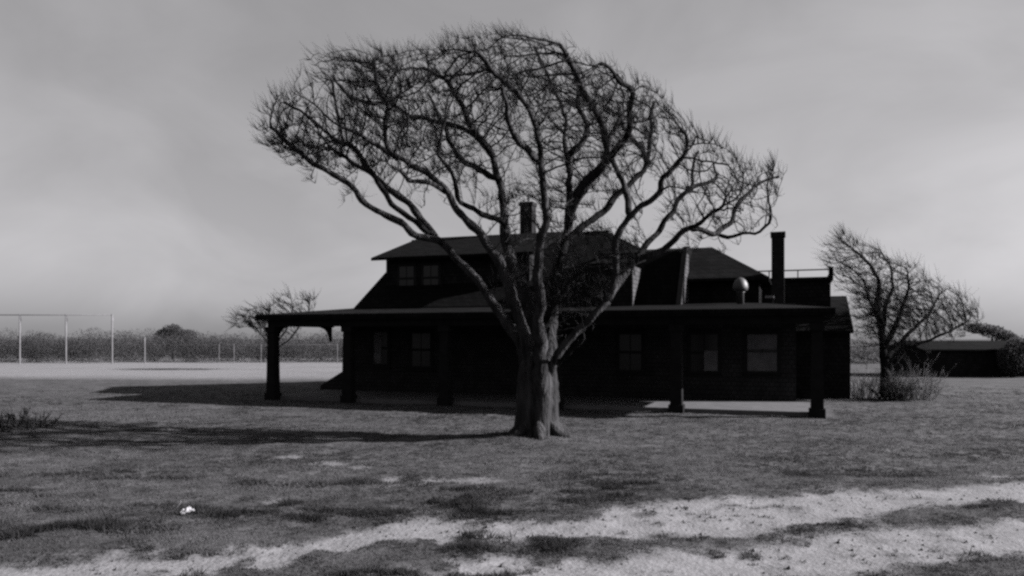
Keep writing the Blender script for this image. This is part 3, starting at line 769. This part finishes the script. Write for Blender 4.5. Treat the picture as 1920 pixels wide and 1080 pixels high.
def leafy_tree(x, y, parts, trunk_h, label, n, size, seed, cat='tree', name='round_tree'):
    t = empty(name, (x, y, 0)); tag(t, label, cat)
    tb = Tubes(); tb.tube([(0, 0, -.1), (.05, 0, trunk_h * .5), (0, 0, trunk_h)], [.13, .1, .06], 7); tb.build('trunk', 'branch_bark', t)
    leaf_mass('crown', [p[:3] for p in parts], [p[3:] for p in parts], n, size, 'scrub_leaf', t, seed)
    return t
leafy_tree(-31.6, 72.0, [(0, 0, 2.55, 1.0, 1.0, .72), (-.8, 0, 2.1, .9, .8, .7), (1.3, 0, 2.2, .9, .9, .55), (.2, .2, 1.5, 1.7, 1.2, .9)], 2.0,
           'rounded tree standing above the far scrub on the left', 9000, .11, 71)
leafy_tree(30.1, 48.5, [(-.9, 0, 2.55, .8, .7, .35), (0, 0, 2.35, .8, .7, .42), (.8, 0, 2.0, .6, .6, .45), (1.3, 0, 1.6, .6, .6, .6)], 2.0,
           'wind-bent tree rising behind the low shed', 5000, .09, 72, name='wind_bent_tree')
leafy_tree(24.7, 38.2, [(0, 0, .9, .7, .6, .8), (.5, .1, 1.3, .8, .6, .75), (1.1, 0, 1.1, .8, .6, .9)], 1.0,
           'dark bush at the right end of the low shed', 7000, .08, 73, cat='bush', name='bush')

# long low shed at right
shed = empty('low_shed', (20.7, 38.9, 0))
tag(shed, 'long low dark shed with a lighter roof behind the windswept tree', 'shed')
box('wall', (0, 9.0, 0, 4.0, -.1, 1.36), UW, shed)
hull('roof', [(x, y, z + d) for x in (-.15, 9.15) for y, z in ((-.25, 1.36), (2.0, 1.80), (4.25, 1.36)) for d in (0, -.07)], RF, shed)
box('door', (3.2, 4.1, -.03, -.002, 0, 1.25), TR, shed)

# brush around the windswept tree
def brush(x, y, h, w, n, label, seed, m='dry_brush', thick=.008, group='dry brush by the windswept tree'):
    t = Tubes(); r = np.random.default_rng(seed)
    for i in range(n):
        a = r.uniform(0, 6.28); q = r.random() ** .5 * w * .5
        p0 = np.array([q * math.cos(a), q * math.sin(a) * .7, -.03])
        d = np.array([p0[0] / w * 1.1 + r.normal(0, .25), r.normal(0, .3), 1.0]); d /= np.linalg.norm(d)
        L = h * r.uniform(.45, 1.1); p1 = p0 + d * L * .5 + r.normal(0, .05, 3); p2 = p1 + (d + r.normal(0, .35, 3)) * L * .5
        t.tube([p0, p1, p2], [thick, thick * .8, thick * .4], 4)
        for _ in range(3):
            s0 = p1 + (p2 - p1) * r.random(); e = s0 + (d + r.normal(0, .6, 3)) * L * .28
            t.tube([s0, (s0 + e) / 2 + r.normal(0, .02, 3), e], [thick * .6, thick * .5, thick * .3], 3)
    o = t.build('brush', m); o.location = (x, y, gz(x, y)); tag(o, label, 'bush', group); return o
brush(12.6, 24.2, .95, 1.3, 120, 'pale dry brush right of the windswept trunk', 81)
brush(11.15, 24.6, .8, .8, 60, 'pale dry brush between the house and the windswept trunk', 82)
brush(11.75, 23.75, .75, .9, 110, 'dark tangled brush in front of the windswept trunk', 83, m='twig_bark', thick=.011)

brush(-10.5, 16.3, .30, 1.5, 170, 'low dark clump of thin stems at the left edge of the lawn', 84, m='twig_bark', thick=.012, group=None)  # low clump of dark stems on the lawn

# tall post-and-rail screen at the field's far edge
fence = empty('field_fence', (-37.3, 58.6, 0))
tag(fence, 'tall thin post and rail ball fence across the far field', 'fence')
def pole(x, y, h, r_, parent, name='post'):
    t = Tubes(); t.tube([(x, y, -.1), (x, y, h * .5), (x, y, h)], [r_, r_, r_], 8); return t.build(name, 'galvanised', parent)
for i in range(-3, 3): pole(i * 3.5, 0, 3.75, .055, fence)
t = Tubes(); t.tube([(-12, 0, 3.7), (0, 0, 3.7), (7.0, 0, 3.7)], [.04, .04, .04], 8); t.build('top_rail', 'galvanised', fence)
for i in range(-3, 3):
    t = Tubes(); t.tube([(i * 3.5 - .02, .06, 3.72), (i * 3.5 + .05, .05, 3.3), (i * 3.5, .02, 3.0)], [.03, .035, .03], 6); t.build('brace', 'galvanised', fence)
low = empty('low_fence', (-28.4, 59.8, 0))
tag(low, 'low run of pale fence posts beyond the end of the tall fence', 'fence')
for x in (0, 5.75, 6.9, 9.0, 14.9): pole(x, 0, 2.0 if x == 0 else 1.5, .045 if x == 0 else .022, low)
t = Tubes(); t.tube([(0, 0, 1.45), (7, 0, 1.42), (14.9, 0, 1.45)], [.006] * 3, 5); t.build('wire', 'galvanised', low)

# ------------------------------------------------------------------ grass
def tufts(n, seed):
    r = np.random.default_rng(seed)
    Y = 5.2 * (34 / 5.2) ** (r.random(n) ** 1.15); X = (r.random(n) * 2 - 1) * (Y * .72 + 1.0)
    sm = sand_mask(X, Y)
    keep = (r.random(n) > sstep(.06, .80, sm) * .985) & (r.random(n) > sstep(18, 34, Y))
    dx, dy = X - 7.42, Y - 18.87                      # none on the porch floor or under the house
    a = dx * math.cos(TH) - dy * math.sin(TH); v = dx * math.sin(TH) + dy * math.cos(TH)
    keep &= ~((a > -16.4) & (a < .5) & (v > -.05) & (v < 12))
    keep &= ~((a > -3.2) & (a < 1.3) & (v > 6.2) & (v < 13))
    X, Y = X[keep], Y[keep]; n = len(X); Z = ground_z(X, Y)
    clump = value_noise(X, Y * 1.8, .8, 91) * .5 + value_noise(X, Y * 1.8, 2.3, 92) * .5
    weed = sstep(.57, .76, clump) * (1 - sstep(9.0, 12.5, Y))
    H = (.010 + .024 * clump * value_noise(X, Y, 4.5, 95) + .036 * weed) * r.uniform(.6, 1.4, n) * (1 + .02 * Y)
    tone = np.clip(.42 + .03 * sstep(10, 26, Y) + .62 * (value_noise(X, Y, .7, 93) - .5) + .5 * (value_noise(X, Y * 1.5, 3.2, 94) - .5) - .26 * weed + r.normal(0, .05, n), 0, 1)
    k = 7
    a = r.uniform(0, 6.28, (n, k)); rr = r.random((n, k)) * (.035 + .0022 * Y)[:, None]
    bx = X[:, None] + rr * np.cos(a); by = Y[:, None] + rr * np.sin(a); bz = np.repeat(Z[:, None] - .006, k, 1)
    w = (.003 + .0005 * Y)[:, None] * r.uniform(.7, 1.3, (n, k)); b = r.uniform(0, 6.28, (n, k))
    lean = r.normal(0, .6, (n, k, 2)) * H[:, None, None]
    hh = H[:, None] * r.uniform(.6, 1.2, (n, k))
    A = np.stack([bx - w * np.cos(b), by - w * np.sin(b), bz], -1); B = np.stack([bx + w * np.cos(b), by + w * np.sin(b), bz], -1)
    C = np.stack([bx + lean[..., 0], by + lean[..., 1], bz + hh], -1)
    tri = np.stack([A, B, C], 2).reshape(-1, 3)
    tn = np.clip(np.repeat(tone[:, None], k, 1) + r.normal(0, .05, (n, k)), 0, 1).ravel()
    return tri, tn
tri, tn = tufts(150000, 90)
tag(tri_mesh('grass', tri, 'grass_blade', None, tn), 'short patchy winter grass over the lawn', 'grass', kind='stuff')

# ------------------------------------------------------------------ litter on the lawn
def paper_scrap(x, y, w, d, h, rz, label, seed):
    r = np.random.default_rng(seed); bm = bmesh.new(); N, M = 9, 6
    V = [[bm.verts.new(((i / (N-1) - .5) * w, (j / (M-1) - .5) * d, h * (.35 + .65 * math.sin(math.pi * i / (N-1)) * (.6 + .4 * math.cos(j))) + r.normal(0, h * .16))) for j in range(M)] for i in range(N)]
    for i in range(N-1):
        for j in range(M-1): bm.faces.new((V[i][j], V[i+1][j], V[i+1][j+1], V[i][j+1]))
    ret = bmesh.ops.extrude_face_region(bm, geom=bm.faces[:])
    bmesh.ops.translate(bm, vec=(0, 0, -h * .25), verts=[g for g in ret['geom'] if isinstance(g, bmesh.types.BMVert)])
    o = bm_obj('paper_scrap', bm, 'paper'); o.location = (x, y, gz(x, y) + .02); o.rotation_euler = (.15, -.2, rz); tag(o, label, 'litter'); return o
paper_scrap(-3.51, 8.37, .14, .09, .05, .5, 'crumpled white scrap of paper lying on the near lawn', 101)
t = Tubes(); t.tube([(0, 0, .12), (-.02, .01, .08), (-.06, .02, .04), (-.13, .02, .015), (-.2, .01, .01)], [.006, .008, .009, .008, .005], 6)
o = t.build('curled_stalk', 'straw'); o.location = (-3.64, 8.5, gz(-3.64, 8.5)); tag(o, 'pale curled dry stalk beside the white paper scrap', 'stalk')

# small stones and clods on the sandy tracks
r = np.random.default_rng(111); tri = []
while len(tri) < 420 * 8:
    x, y = r.uniform(-4, 8), r.uniform(5.6, 11)
    if float(sand_mask(np.array([x]), np.array([y]))[0]) < .6: continue
    s = r.uniform(.006, .02) * (1.6 if r.random() < .1 else 1); z = gz(x, y) + s * .2
    ax = [np.array(v) * s * r.uniform(.7, 1.3) for v in ((1, 0, 0), (0, 1, 0), (-1, 0, 0), (0, -1, 0))]; top, bot = np.array([0, 0, s * .8]), np.array([0, 0, -s * .6]); c = np.array([x, y, z])
    for k in range(4):
        tri += [(c + ax[k], c + ax[(k+1) % 4], c + top), (c + ax[(k+1) % 4], c + ax[k], c + bot)]
tag(tri_mesh('gravel', np.array(tri).reshape(-1, 3), 'stone'), 'loose small stones scattered on the sandy tracks', 'gravel', kind='stuff')
